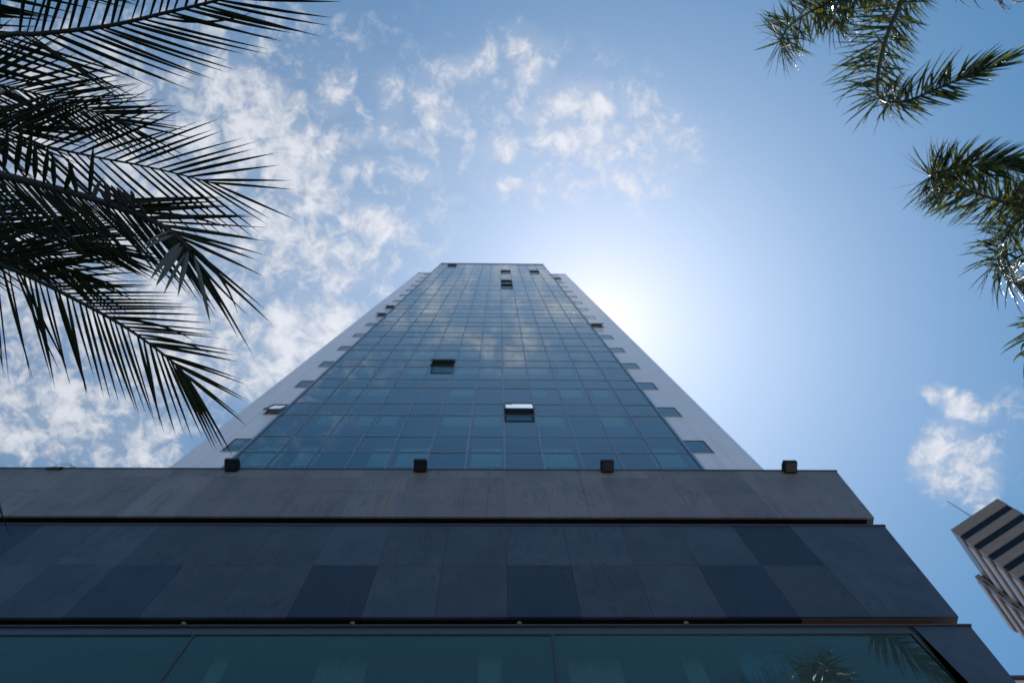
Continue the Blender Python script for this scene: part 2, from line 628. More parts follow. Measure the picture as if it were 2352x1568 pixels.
def wing(x_out, x_in, name_side):
    """front skin built round the openings; x_in = edge at the glass"""
    lo, hi = min(x_out, x_in), max(x_out, x_in)
    left = x_out < x_in
    ww = 0.62 if left else 0.72
    wx0, wx1 = (x_in - ww, x_in) if left else (x_in, x_in + ww)
    mb = MB()
    # solid band beyond the windows
    if left:
        mb.box(lo, wx0, DW, DW + 0.3, 0, Z_WING)
    else:
        mb.box(wx1, hi, DW, DW + 0.3, 0, Z_WING)
    z = 0.0
    openings = []
    for k in range(-1, 16):
        b = zA0 + (k + TALL) * FH + 0.16
        t_ = zA0 + (k + 1) * FH - 0.05
        if t_ > Z_WING - 0.4:
            break
        mb.box(wx0, wx1, DW + 0.001, DW + 0.299, z, b)
        openings.append((k, wx0, wx1, b, t_))
        z = t_
    mb.box(wx0, wx1, DW + 0.001, DW + 0.299, z, Z_WING)
    # return wall, roof and far side
    if left:
        mb.box(lo, lo + 0.3, DW + 0.3, BACK, 0, Z_WING)
    else:
        mb.box(hi - 0.3, hi, DW + 0.3, BACK, 0, Z_WING)
    T(mb, 'wing_wall', M['white'])
    c = MB()
    c.box(lo - 0.02, hi + 0.02, DW - 0.03, DW + 0.33, Z_WING, Z_WING + 0.07)
    T(c, 'wing_coping', M['coping'])
    r_ = MB()
    r_.box(lo + 0.3, hi - 0.001, DW + 0.33, BACK, Z_WING - 0.5, Z_WING - 0.3)
    T(r_, 'wing_roof', M['roof'])
    return openings


def sash(mbf, mbg, x0, x1, zt, zb, yw, ang, fw=0.05):
    """top-hung sash swung outwards by ang"""
    L = zt - zb
    ca, sa = math.cos(ang), math.sin(ang)

    def pt(x, s_, off=0.0):
        return Vector((x, yw - s_ * sa - off * ca, zt - s_ * ca + off * sa))
    for (a0, a1, s0, s1) in ((x0, x0 + fw, 0, L), (x1 - fw, x1, 0, L), (x0 + fw, x1 - fw, 0, fw), (x0 + fw, x1 - fw, L - fw, L)):
        mbf.solid([pt(a0, s0, 0.02), pt(a1, s0, 0.02), pt(a1, s1, 0.02), pt(a0, s1, 0.02)],
                  [pt(a0, s0, -0.02), pt(a1, s0, -0.02), pt(a1, s1, -0.02), pt(a0, s1, -0.02)])
    mbg.face([pt(x0 + fw, fw), pt(x1 - fw, fw), pt(x1 - fw, L - fw), pt(x0 + fw, L - fw)])


ops = wing(wl, xl, 'left')
opened = {('l', 0): 8, ('l', 6): 11, ('l', 7): 10.5, ('r', 5): 11.5, ('r', 13): 8}
ops_r = wing(wr, xr, 'right')
for side, lst in (('l', ops), ('r', ops_r)):
    for (k, x0, x1, b, t_) in lst:
        vx0, vx1 = (x0 + 0.03, x1 - 0.03)
        fr_ = MB()
        y = DW + 0.012
        fr_.box(vx0 - 0.03, vx1 + 0.03, y - 0.004, y + 0.04, b, b + 0.02)
        fr_.box(vx0 - 0.03, vx1 + 0.03, y - 0.004, y + 0.04, t_ - 0.02, t_)
        fr_.box(vx0 - 0.03, vx0 + 0.0, y - 0.004, y + 0.04, b + 0.02, t_ - 0.02)
        fr_.box(vx1 - 0.0, vx1 + 0.03, y - 0.004, y + 0.04, b + 0.02, t_ - 0.02)
        # beige lining of the sill, proud of the wall
        sl = MB()
        sl.box(x0, x1, DW - 0.02, DW + 0.012, b - 0.03, b - 0.002)
        w_ = T(fr_, 'window', M['frame_dark'])
        T(sl, 'sill', M['beige'], w_)
        bk = MB()
        bk.box(x0 - 0.1, x1 + 0.1, DW + (0.45 if (side, k) in opened else 0.31), DW + 0.5, b - 0.6, t_ + 0.6)
        isopen = (side, k) in opened
        T(bk, 'room', M['room_dark' if isopen else 'room'], w_)  # opened windows get a backing with the shade put into its colour
        if isopen:
            f2, g2_ = MB(), MB()
            sash(f2, g2_, vx0, vx1, t_ - 0.04, b, DW - 0.03, math.radians(opened[(side, k)]))
            s_ = T(f2, 'sash', M['frame_dark'], w_)
            T(g2_, 'pane', M['glass_open'], w_)
        else:
            g2_ = MB()
            g2_.face([(vx0, y + 0.005, b + 0.02), (vx1, y + 0.005, b + 0.02), (vx1, y + 0.005, t_ - 0.02), (vx0, y + 0.005, t_ - 0.02)])
            T(g2_, 'pane', M['glass'], w_)

# body behind the glass: side returns above the wings, roof, core
mb = MB()
mb.box(xl, xl + 0.06, DT + 0.03, DW - 0.002, 0, Z_ROOF - 0.05)
mb.box(xr - 0.06, xr, DT + 0.03, DW - 0.002, 0, Z_ROOF - 0.05)
mb.box(xl, xl + 0.2, DW + 0.3, BACK, Z_WING - 0.6, Z_ROOF - 0.05)
mb.box(xr - 0.2, xr, DW + 0.3, BACK, Z_WING - 0.6, Z_ROOF - 0.05)
mb.box(xl, xl + 0.2, DW, DW + 0.3, Z_WING + 0.08, Z_ROOF - 0.05)
mb.box(xr - 0.2, xr, DW, DW + 0.3, Z_WING + 0.08, Z_ROOF - 0.05)
mb.box(wl + 0.001, wr - 0.001, BACK, BACK + 0.3, 0, Z_WING)
mb.box(xl, xr, BACK + 0.001, BACK + 0.3, Z_WING + 0.001, Z_ROOF - 0.05)
T(mb, 'side_wall', M['frame'])
mb = MB()
mb.box(xl - 0.03, xr + 0.03, DT - 0.06, DT + 0.35, Z_ROOF - 0.04, Z_ROOF + 0.05)
T(mb, 'parapet_cap', M['frame_dark'])
mb = MB()
mb.box(xl + 0.2, xr - 0.2, DT + 0.36, BACK, Z_ROOF - 0.6, Z_ROOF - 0.4)
T(mb, 'roof', M['roof'])

# row boundaries
rows = []           # (z0, z1, floor, tall?)
k = -1
while True:
    a = zA0 + k * FH
    if a > Z_ROOF - 0.3:
        break
    b = a + TALL * FH
    rows.append((a, min(b, Z_ROOF - 0.05), k, True))
    if b < Z_ROOF - 0.3:
        rows.append((b, min(a + FH, Z_ROOF - 0.05), k, False))
    k += 1
zbase = rows[0][0]
mb = MB()
mb.box(xl, xr, DT, DT + 0.2, 0, zbase - 0.02)
T(mb, 'base_wall', M['dark_wall'])

# rooms behind the glass: slabs, sill boards, curtains
slabs = MB()
boards = MB()
core = MB()
core.box(xl + 0.21, xr - 0.21, DT + 1.7, DT + 1.8, zbase, Z_ROOF - 0.7)
for k in range(-1, 19):
    a = zA0 + k * FH
    if a > Z_ROOF - 1.2:
        break
    s = MB()
    s.box(xl + 0.21, xr - 0.21, DT + 0.19, DT + 1.69, a - 0.12, a + 0.12)
    T(s, 'floor_slab', M['ceiling'])
    s = MB()
    s.box(xl + 0.07, xr - 0.07, DT + 0.09, DT + 0.15, a - 0.10, a + TALL * FH * 0.60)
    T(s, 'spandrel', M['spandrel'])
T(core, 'core_wall', M['room'])

open_cells = {(4, 2): 11.5, (7, 0): 8, (1, 17): 6, (7, 15): 6.8, (10, 15): 6.8, (7, 12): 7.8, (7, 11): 8.2}
# row index of the short row of a given floor; measured from the photograph
small_parts = 0
rest = MB()
rest_c = MB()
pn = 0
cn = 0
for (z0, z1, k, tall) in rows:
    for c in range(NC):
        x0, x1 = xl + c * cw + 0.022, xl + (c + 1) * cw - 0.022
        if not tall and (c, k) in open_cells:
            continue
        j = [rnd.uniform(-0.0028, 0.0028) for _ in range(4)]
        y = DT + 0.012
        q = [(x0, y + j[0], z0 + 0.018), (x1, y + j[1], z0 + 0.018), (x1, y + j[2] , z1 - 0.018), (x0, y + j[0] + j[2] - j[1], z1 - 0.018)]
        if pn < 96:
            p_ = MB()
            p_.face(q)
            T(p_, 'glass_pane', M['glass'])
            pn += 1
        else:
            rest.face(q)
tag(T(rest, 'glass_panes', M['glass']), kind='stuff')

# curtains: one pale cloth per bay, hung from the ceiling, half drawn
for k in range(-1, 19):
    a = zA0 + k * FH
    zt = min(a + FH - 0.14, Z_ROOF - 0.7)
    zb_ = a + TALL * FH * 0.62
    if zt - zb_ < 0.5:
        continue
    for c in range(NC):
        rv = rnd.random()
        x0, x1 = xl + c * cw, xl + (c + 1) * cw
        if rv < 0.22 or (c, k) in open_cells:
            continue
        w0 = x0 + cw * rnd.choice((0.05, 0.06, 0.08, 0.35, 0.05))
        w1 = x1 - cw * rnd.choice((0.05, 0.06, 0.10, 0.06, 0.40))
        if w1 - w0 < 0.25:
            continue
        pts = []
        n = 10
        cm = MB()
        for i in range(n):
            xa = w0 + (w1 - w0) * i / n
            xb = w0 + (w1 - w0) * (i + 1) / n
            ya = DT + 0.30 + 0.018 * math.sin(i * 2.1)
            yb = DT + 0.30 + 0.018 * math.sin((i + 1) * 2.1)
            cm.face([(xa, ya, zb_), (xb, yb, zb_), (xb, yb, zt), (xa, ya, zt)])
        if cn < 90:
            T(cm, 'curtain', M['curtain'])
            cn += 1
        else:
            base_i = len(rest_c.v)
            rest_c.v += cm.v
            rest_c.f += [tuple(i + base_i for i in f) for f in cm.f]
            rest_c.mi += cm.mi
tag(T(rest_c, 'curtains', M['curtain']), kind='stuff')

# mullions and transoms
for c in range(NC + 1):
    x = xl + c * cw
    mb = MB()
    if c in (0, NC):
        mb.box(x - 0.03, x + 0.03, DT - 0.03, DT + 0.02, zbase, Z_ROOF - 0.05, 0)
    else:
        mb.box(x - 0.022, x + 0.022, DT - 0.003, DT + 0.06, zbase, Z_ROOF - 0.05, 0)
        mb.box(x - 0.018, x - 0.009, DT - 0.012, DT - 0.003, zbase, Z_ROOF - 0.05, 1)
        mb.box(x + 0.009, x + 0.018, DT - 0.012, DT - 0.003, zbase, Z_ROOF - 0.05, 1)
    T(mb, 'mullion', [M['frame'], M['cap']])
for (z0, z1, k, tall) in rows:
    mb = MB()
    mb.box(xl + 0.03, xr - 0.03, DT - 0.002, DT + 0.055, z0 - 0.02, z0 + 0.02)
    T(mb, 'transom', M['frame'])

# opened windows in the glass wall
for (c, k), ang in open_cells.items():
    a = zA0 + k * FH
    b, t_ = a + TALL * FH + 0.02, a + FH - 0.02
    x0, x1 = xl + c * cw + 0.02, xl + (c + 1) * cw - 0.02
    mb = MB()                       # dark lining of the opening, stands 40 mm proud
    y0, y1 = DT - 0.016, DT + 0.035
    mb.box(x0 - 0.015, x0 + 0.03, y0, y1, b - 0.03, t_)
    mb.box(x1 - 0.03, x1 + 0.015, y0, y1, b - 0.03, t_)
    mb.box(x0 + 0.03, x1 - 0.03, y0, y1, b - 0.03, b + 0.01)
    mb.box(x0 + 0.03, x1 - 0.03, y0, y1, t_ - 0.03, t_)
    w_ = T(mb, 'open_window', M['frame_dark'])
    mb = MB()
    mb.box(x0 - 0.015, x1 + 0.015, y1, y1 + 0.03, b - 0.03, t_)
    T(mb, 'room', M['room_dark'], w_)  # thin dark sheet closing the opening, in place of the room's shade
    f2, g2_ = MB(), MB()
    sash(f2, g2_, x0, x1, t_ - 0.03, b + 0.0, y0 - 0.022, math.radians(ang), 0.045)
    T(f2, 'sash', M['frame_dark'], w_)
    T(g2_, 'pane', M['glass_open'], w_)
    st = MB()
    for xx in (x0 + 0.06, x1 - 0.06):
        L = t_ - b
        ca, sa = math.cos(math.radians(ang)), math.sin(math.radians(ang))
        st.bar((xx, y0, b + 0.25), (xx, y0 - L * 0.85 * sa, t_ - 0.03 - L * 0.85 * ca), 0.02, 0.012)
    T(st, 'stay', M['steel'], w_)

# ------------------------------------------------------------------ the slate podium
D1, D2, D3, DG = 4.50, 4.46, 4.43, 4.445
XLEFT = -16.0
podium = root('podium_building', 'low dark slate clad building with stepped stone bands in front of the glass tower', 'building', loc=(0, 4.5, 0))


def PD(mb, name, mat, parent=None, **kw):
    o = mb.build(name, mat, parent if parent is not None else podium, **kw)
    if parent is None:
        o.location = Vector(o.location) - Vector((0, 4.5, 0))
    return o


z1t = on_y(1100, 1077.5, D1).z
z1b = on_y(1100, 1186, D1).z
z2t = on_y(1100, 1204, D2).z
z2b = on_y(1100, 1416, D2).z
z3t = on_y(1100, 1437, D3).z
z3b = on_y(1100, 1455, D3).z
e1t, e1b = on_y(1918, 1079, D1).x, on_y(2007, 1187, D1).x
e2t, e2b = on_y(2024, 1201, D2).x, on_y(2195, 1409, D2).x
e3t = on_y(2225, 1434, D3).x
pe = on_y(2334, 1568, D3)
s3 = (e3t - pe.x) / (z3t - pe.z)
e3b = e3t - s3 * (z3t - 0.0)
PB = 6.2


def band(name, zb, zt, eb, et, d, seams_z, us, dark, mat, dark_mat):
    """cladding panels with 5 mm joints over a solid backing, right end raked"""
    mb = MB()
    zs = [zb] + seams_z + [zt]
    for r in range(len(zs) - 1):
        for i in range(len(us) - 1):
            gx = 0.0016
            poly = [(us[i] + gx, zs[r] + (gx if r else 0)), (us[i + 1] - gx, zs[r] + (gx if r else 0)),
                    (us[i + 1] - gx, zs[r + 1] - (gx if r < len(zs) - 2 else 0)), (us[i] + gx, zs[r + 1] - (gx if r < len(zs) - 2 else 0))]
            if us[i] > max(eb, et):
                continue
            poly = clip_right(poly, eb, zb, et, zt)
            if len(poly) < 3:
                continue
            off = rnd.uniform(0, 0.0015)
            mb.prism(poly, d + off, d + 0.03, 1 if (i, r) in dark else 0)
    return PD(mb, name, [mat, dark_mat])


def body(name, zb, zt, eb, et, y0, mat, y1=PB, inset=0.0):
    mb = MB()
    mb.prism([(XLEFT, zb), (eb - inset, zb), (et - inset, zt), (XLEFT, zt)], y0, y1)
    return PD(mb, name, mat)


kx = 0.1836 * D2
us2 = [0.029 * D2 + kx * i for i in range(-20, 9)]
zs2 = on_y(1100, 1297.5, D2).z
# bottom row dark at k=-6,-3,0,3; top row at -9, 4
dark2 = {(k + 20, 0) for k in (-6, -3, 0, 3, -9, -12)} | {(k + 20, 1) for k in (4, -9)}
b1 = band('upper_cladding', z1b, z1t - 0.03, e1b, e1t, D1, [on_y(1100, 1128.5, D1).z], [x * 1.9 - 0.4 for x in us2], set(), M['slate_top'], M['slate_top'])
b2 = band('middle_cladding', z2b, z2t - 0.03, e2b, e2t, D2, [zs2], us2, dark2, M['slate_blue'], M['slate_dark'])
body('upper_wall', z1b + 0.001, z1t - 0.001, e1b, e1t, D1 + 0.031, M['soffit'], inset=0.002)
body('middle_wall', z2b + 0.001, z2t - 0.001, e2b, e2t, D2 + 0.031, M['soffit'], inset=0.002)
# copings
for (zt, et, d) in ((z1t, e1t, D1), (z2t, e2t, D2)):
    mb = MB()
    mb.box(XLEFT, et + 0.015, d - 0.012, d + 0.29, zt - 0.028, zt + 0.004)
    PD(mb, 'coping', M['coping'])
# recesses between the bands
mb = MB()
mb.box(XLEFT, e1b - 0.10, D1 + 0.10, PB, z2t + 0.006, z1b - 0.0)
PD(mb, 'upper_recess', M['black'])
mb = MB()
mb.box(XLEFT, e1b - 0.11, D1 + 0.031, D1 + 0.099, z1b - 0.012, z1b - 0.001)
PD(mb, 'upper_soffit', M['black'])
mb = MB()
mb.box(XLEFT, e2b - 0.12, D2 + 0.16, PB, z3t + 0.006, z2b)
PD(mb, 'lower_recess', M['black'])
xs0, xs1 = on_y(1845, 1420, D2).x, on_y(2150, 1420, D2).x
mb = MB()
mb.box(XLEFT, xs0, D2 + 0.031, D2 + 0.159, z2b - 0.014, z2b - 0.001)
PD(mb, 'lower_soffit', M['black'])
mb = MB()
mb.box(xs0 + 0.002, xs1, D2 + 0.031, D2 + 0.159, z2b - 0.010, z2b - 0.001)
PD(mb, 'soffit_panel', M['brown'])
# roof
mb = MB()
mb.box(XLEFT, e1t - 0.3, D1 + 0.3, PB, z1t + 0.002, z1t + 0.02)
PD(mb, 'roof', M['roof'])
# lintel and end pier
gx_end_t = on_y(2090, 1455, DG).x
gx_end_b = gx_end_t
mb = MB()
mb.box(XLEFT, gx_end_t + 0.02, D3, D3 + 0.12, z3b, z3t - 0.02)
PD(mb, 'lintel', M['lintel'])
mb = MB()
mb.box(XLEFT, e3t + 0.012, D3 - 0.02, D3 + 0.29, z3t - 0.018, z3t + 0.004)
PD(mb, 'lintel_cap', M['coping'])
mb = MB()
mb.prism([(gx_end_t + 0.10, 0), (e3b, 0), (e3t, z3t - 0.02), (gx_end_t + 0.10, z3t - 0.02)], D3 + 0.0, D3 + 0.4)
PD(mb, 'end_pier', M['slate_blue'])
mb = MB()
mb.box(gx_end_t + 0.021, gx_end_t + 0.099, D3 + 0.02, D3 + 0.35, 0, z3t - 0.021)
PD(mb, 'pier_trim', M['frame_dark'])
mb = MB()
mb.prism([(gx_end_t + 0.4, 0), (e3b - 0.01, 0), (e3t - 0.01, z3t - 0.03), (gx_end_t + 0.4, z3t - 0.03)], D3 + 0.41, PB)
PD(mb, 'end_wall', M['soffit'])

# lobby window panes with dark joints, and the room behind them
pw = 0.852 * DG
xj = [on_y(1268, 1455, DG).x + pw * i for i in (-4, -3, -2, -1, 0)] + [gx_end_t]
win = None
for i in range(len(xj) - 1):
    f2 = MB()
    x0, x1 = xj[i] + 0.012, xj[i + 1] - 0.012
    f2.box(x0 - 0.024, x0, DG - 0.015, DG + 0.05, 0.12, z3b - 0.001)
    f2.box(x0, x1, DG - 0.015, DG + 0.05, 0.05, 0.12)
    w_ = PD(f2, 'window', M['frame_dark'])
    g2_ = MB()
    g2_.face([(x0, DG, 0.12), (x1, DG, 0.12), (x1, DG + 0.003, z3b - 0.001), (x0, DG - 0.002, z3b - 0.001)])
    PD(g2_, 'pane', M['glass_low'], w_)
ZC = z3b + 0.75
mb = MB()
mb.box(XLEFT, gx_end_t, DG + 0.13, 6.19, z3b + 0.30, z3b + 0.34)
PD(mb, 'lobby_ceiling', M['lobby_ceiling'])
mb = MB()
mb.box(XLEFT, gx_end_t, DG + 1.6, DG + 1.7, 0, z3b + 0.29)
PD(mb, 'lobby_back_wall', M['room'])
zc_ = z3b + 0.27


def ceil_line(a, b, w):
    p, q = on_z(a[0], a[1], zc_), on_z(b[0], b[1], zc_)
    m_ = MB()
    m_.bar(p, q, w, 0.03)
    PD(m_, 'ceiling_rail', M['beam'])


for a, b in (((105, 1465), (300, 1575)), ((1360, 1455), (1050, 1560)), ((1420, 1460), (1780, 1590)), ((1640, 1490), (1380, 1575)),
             ((1820, 1470), (2200, 1560)), ((560, 1460), (380, 1560))):
    ceil_line(a, b, 0.05)


def cloth(x0, x1, y, zt, mat, amp=0.04, seed=0):
    m_ = MB()
    n = int((x1 - x0) / 0.035)
    ph = seed * 1.7
    P_ = []
    for i in range(n + 1):
        x = x0 + (x1 - x0) * i / n
        P_.append((x, y + amp * math.sin(i * 0.95 + ph) + amp * 0.5 * math.sin(i * 0.37 + ph * 2)))
    for i in range(n):
        a, b = P_[i], P_[i + 1]
        m_.face([(a[0], a[1], 0.2), (b[0], b[1], 0.2), (b[0], b[1], zt), (a[0], a[1], zt)])
    PD(m_, 'lobby_curtain', mat, smooth=True)


def cx_(px, d, py=1500):
    return on_y(px, py, d).x


for (pa, pb_, dd, mt_, am) in ((1690, 1800, .30, 'blue_cloth', .03), (1560, 1600, .34, 'pale_cloth', .02), (1300, 1420, .38, 'pale_cloth', .02),
                               (1100, 1150, .30, 'pale_cloth', .02), (740, 850, .36, 'pale_cloth', .03), (500, 540, .34, 'pale_cloth', .02)):
    cloth(cx_(pa, DG + dd), cx_(pb_, DG + dd), DG + dd, zc_ - 0.02, M[mt_], am, seed=pa)


# four round knobs under the middle band
for i, (px, w_) in enumerate(((419, 'first'), (808, 'second'), (1193, 'third'), (1578, 'fourth'))):
    p = on_y(px, 1436, D3 - 0.015)
    p.z = z3t + 0.005
    mb = MB()
    prof = [(0.0, 0.020), (0.010, 0.028), (0.022, 0.026), (0.034, 0.015), (0.038, 0.003)]
    mb.tube([p + Vector((0, 0.0, h)) for h, _ in prof], [r for _, r in prof], 14)
    o = mb.build('downlight', M['knob'], smooth=True)
    where = ['just left of the left lobby glass joint', 'on the ledge above the centre lobby pane', 'left of the right lobby glass joint', 'on the ledge above the right lobby pane'][i]
    tag(o, label='small beige knob ' + where, category='light fitting', group='small knobs along the lobby ledge')

# ------------------------------------------------------------------ floodlights on the parapet
def floodlight(px, py_edge, tilt, low=False, label=''):
    p = on_y(px, py_edge, D1)
    r = root('floodlight', label, 'floodlight', 'black floodlights along the slate parapet', loc=(p.x, D1, z1t))
    k_ = 0.2 if low else 1.0
    w, dp = 0.112 * (1.15 if low else 1), 0.21
    # side profile (y away from the wall, z): a wedge-backed housing hung on the wall face
    prof = [(0.012, -0.165), (0.012, -0.01), (0.11, 0.0), (dp, -0.045), (dp, -0.125)]

    def side_pts(x, pr=prof, sx=1.0):
        return [Vector((x * (1.0 if y_ > 0.05 else 0.94), -y_ * k_, z_ * (0.5 if low else 1) - (0.03 if low else 0))) for y_, z_ in pr]
    mb = MB()
    mb.solid(side_pts(-w), side_pts(w))
    for i in range(5):                       # cooling ribs on the sloping back
        x = -w * 0.8 + i * w * 0.4
        mb.solid(side_pts(x - 0.004, [(0.02, -0.008), (0.13, 0.022), (0.13, 0.010), (0.02, -0.012)]),
                 side_pts(x + 0.004, [(0.02, -0.008), (0.13, 0.022), (0.13, 0.010), (0.02, -0.012)]))
    mb.build('housing', M['lamp_body'], r)
    mb = MB()
    mb.solid(side_pts(-w * .86, [(0.04, -0.166), (dp - 0.02, -0.131), (dp - 0.02, -0.126), (0.04, -0.160)]),
             side_pts(w * .86, [(0.04, -0.166), (dp - 0.02, -0.131), (dp - 0.02, -0.126), (0.04, -0.160)]))
    mb.build('lens', M['lamp_glass'], r)
    mb = MB()
    mb.box(-w * 0.5, w * 0.5, -0.012, 0.14, 0.006, 0.016)
    mb.box(-w * 0.5, w * 0.5, -0.018, -0.013, -0.10, 0.016)
    mb.build('bracket', M['steel'], r)
    return r


floodlight(537, 1077, 12, label='black floodlight at the left lower corner of the glass tower')
floodlight(967, 1077, 12, label='black floodlight on the parapet left of the middle of the glass')
floodlight(1392, 1078, 12, label='black floodlight on the parapet before the right part of the glass')
floodlight(1806, 1078, 12, label='black floodlight against open sky near the right parapet end')
lo = floodlight(137, 1071, 0, low=True, label='small low black floodlight under wire loops, at the far left parapet end')
lo['group'] = 'black floodlights along the slate parapet'
mb = MB()
rr = random.Random(3)
for j in range(3):
    pts = []
    for i in range(15):
        a = i / 14 * math.pi
        pts.append(Vector((0.07 + 0.15 * math.cos(a) + 0.02 * j, 0.05 * j - 0.02, 0.0 + (0.16 + 0.05 * j) * math.sin(a) + rr.uniform(-.01, .01))))
    mb.tube(pts, 0.004, 5)
mb.build('wire_loop', M['steel'], lo)

# ------------------------------------------------------------------ neighbouring tower far right
r0 = ray(2183, 1216)
dY = 51.5
C0 = CAM + r0 * (dY / r0.y)


def horiz(pa, pb):
    n = ray(*pa).cross(ray(*pb))
    h = n.cross(Vector((0, 0, 1))).normalized()
    return h


e1 = horiz((2183, 1216), (2290.8, 1143.9))
if (ray(2290.8, 1143.9) - r0).dot(e1) < 0:
    e1 = -e1
e2 = horiz((2183, 1216), (2247.4, 1314.6))
if (ray(2247.4, 1314.6) - r0).dot(e2) < 0:
    e2 = -e2
# keep the plan square
e2p = Vector((-e1.y, e1.x, 0))
if e2p.dot(e2) < 0:
    e2p = -e2p


def on_plane(px, py, p0, n):
    r = ray(px, py)
    return CAM + r * ((p0 - CAM).dot(n) / r.dot(n))


W1 = (on_plane(2290.8, 1143.9, C0, e2p) - C0).dot(e1)
DB = (on_plane(2300, 1395, C0, e1) - C0).dot(e2p)
ZT = C0.z
fl = 3.2
L2 = max(22.0, min(60.0, DB))
nb = root('office_block', 'brown office tower with dark horizontal window bands in the lower right', 'tower', loc=(C0.x, C0.y, 0))


def NB(mb, name, mat, parent=None, **kw):
    o = mb.build(name, mat, parent if parent is not None else nb)
    if parent is None:
        o.location = Vector(o.location) - Vector((C0.x, C0.y, 0))
    return o


def nbox(mb, u0, u1, v0, v1, z0, z1, mi=0):
    f_ = lambda u, v, z: Vector((C0.x, C0.y, 0)) + e1 * u + e2p * v + Vector((0, 0, z))
    mb.solid([f_(u0, v0, z0), f_(u1, v0, z0), f_(u1, v1, z0), f_(u0, v1, z0)], [f_(u0, v0, z1), f_(u1, v0, z1), f_(u1, v1, z1), f_(u0, v1, z1)], mi)


core = MB()
nbox(core, 0.9, W1 - 0.25, 0.3, L2 - 0.3, 0, ZT - 0.5)
nbox(core, 0.05, W1 - 0.05, 0.06, 0.299, 0, ZT - 1.0)
NB(core, 'window_wall', M['band_win'])
z = ZT
first = True
nfl = 0
while z > 4:
    hgt = fl * 0.72 if first else fl * 0.57
    mb = MB()
    # front spandrel with an end return
    nbox(mb, 0, W1, 0, 0.29, z - hgt, z)
    nbox(mb, W1 - 0.24, W1 + 0.0, 0.29, L2, z - hgt, z)
    NB(mb, 'wall_band', M['brick'])
    # side: pale slab edge standing out, brown soffit behind
    mb = MB()
    nbox(mb, 0.0, 0.30, 0.30, L2, z - hgt, z, 0)
    NB(mb, 'side_band', M['brick'])
    if not first:
        mb = MB()
        nbox(mb, 0.30, 0.89, 0.30, L2, z - hgt - 0.02, z - hgt + 0.25, 0)
        NB(mb, 'side_soffit', M['pale_slab'])
        mb = MB()
        nbox(mb, -0.22, -0.002, 1.0, L2, z - hgt * 0.85, z - hgt * 0.1, 0)
        NB(mb, 'sun_shade', M['pale_slab'])
    mb = MB()
    for i in range(int(L2 / 3.0)):
        nbox(mb, 0.32, 0.88, 1.5 + i * 3.0, 1.75 + i * 3.0, z - hgt - fl * 0.43, z - hgt - 0.03)
    NB(mb, 'side_pier', M['brick'])
    z -= hgt + fl * 0.43
    first = False
    nfl += 1
mb = MB()
nbox(mb, 0.31, W1 - 0.25, 0.30, L2, ZT - 0.5, ZT - 0.3)
NB(mb, 'roof', M['roof'])
# lower stair volume standing out from the side
ps = on_plane(2247, 1312, C0, e1)
v_s = (ps - C0).dot(e2p)
q = CAM
pv = on_plane(2238, 1323, C0 + e2p * v_s, e2p)
u_s = (pv - C0).dot(e1)
z_s = pv.z
print('NB', W1, DB, ZT, 'stair', v_s, u_s, z_s)
v_s = max(4.0, min(v_s, 40.0))
u_s = max(-6.0, min(u_s, -1.0))
z = z_s
first = True
mb = MB()
nbox(mb, u_s + 0.3, 0.0, v_s + 0.35, v_s + 12, 0, z_s - 0.3)
NB(mb, 'stair_core', M['band_win'])
while z > 4:
    hgt = fl * 0.55
    mb = MB()
    nbox(mb, u_s, -0.24, v_s, v_s + 0.34, z - hgt, z)
    nbox(mb, u_s, u_s + 0.29, v_s + 0.35, v_s + 12, z - hgt, z)
    NB(mb, 'stair_band', M['brick'])
    mb = MB()
    nbox(mb, u_s, u_s + 0.25, v_s + 0.01, v_s + 0.33, z - fl, z - hgt)
    nbox(mb, -0.6, -0.25, v_s + 0.01, v_s + 0.33, z - fl, z - hgt)
    NB(mb, 'stair_pier', M['brick'])
    mb = MB()
    nbox(mb, u_s - 0.15, u_s - 0.002, v_s + 1.0, v_s + 12, z - hgt * 0.8, z - hgt * 0.15)
    NB(mb, 'sun_shade', M['pale_slab'])
    z -= fl
# roof mast
m0 = on_plane(2228, 1184, C0 + e2p * 4.0, e2p)
mt = on_plane(2179, 1147, C0 + e2p * 4.0, e2p)
mb = MB()
mb.tube([Vector((m0.x, m0.y, ZT - 0.3)), Vector((m0.x, m0.y, mt.z))], [0.11, 0.05], 8)
mb.tube([Vector((m0.x, m0.y, ZT - 0.3)), Vector((m0.x, m0.y, ZT + 0.6))], 0.2, 8)
o = mb.build('roof_mast', M['steel'])
tag(o, label='thin grey mast rising from the roof of the banded office tower', category='mast')

# pale roof edge at the very corner
p = on_y(2333, 1556, 14.0)
nb2 = root('low_building', 'low grey building with brown roof edge beyond the slate corner', 'building', loc=(p.x, 14.0, 0))
mb = MB()
mb.box(-0.6, 9.0, 0, 8, 0, p.z - 0.1)
mb.build('wall', M['pale_slab'], nb2)
mb = MB()
mb.box(-0.7, 9.1, -0.1, 8.1, p.z - 0.1, p.z)
mb.build('coping', M['coping'], nb2)


# ------------------------------------------------------------------ palms
def spline(pts, n):
    out = []
    P_ = [pts[0] * 2 - pts[1]] + list(pts) + [pts[-1] * 2 - pts[-2]]
    segs = len(pts) - 1
    lens = [(pts[i + 1] - pts[i]).length for i in range(segs)]
    tot_ = sum(lens)
    for j in range(n):
        s_ = tot_ * j / (n - 1)
        i = 0
        while i < segs - 1 and s_ > lens[i]:
            s_ -= lens[i]
            i += 1
        t = min(1.0, s_ / lens[i])
        a, b, c, d = P_[i], P_[i + 1], P_[i + 2], P_[i + 3]
        out.append(0.5 * ((2 * b) + (c - a) * t + (2 * a - 5 * b + 4 * c - d) * t * t + (3 * b - a - 3 * c + d) * t ** 3))
    return out


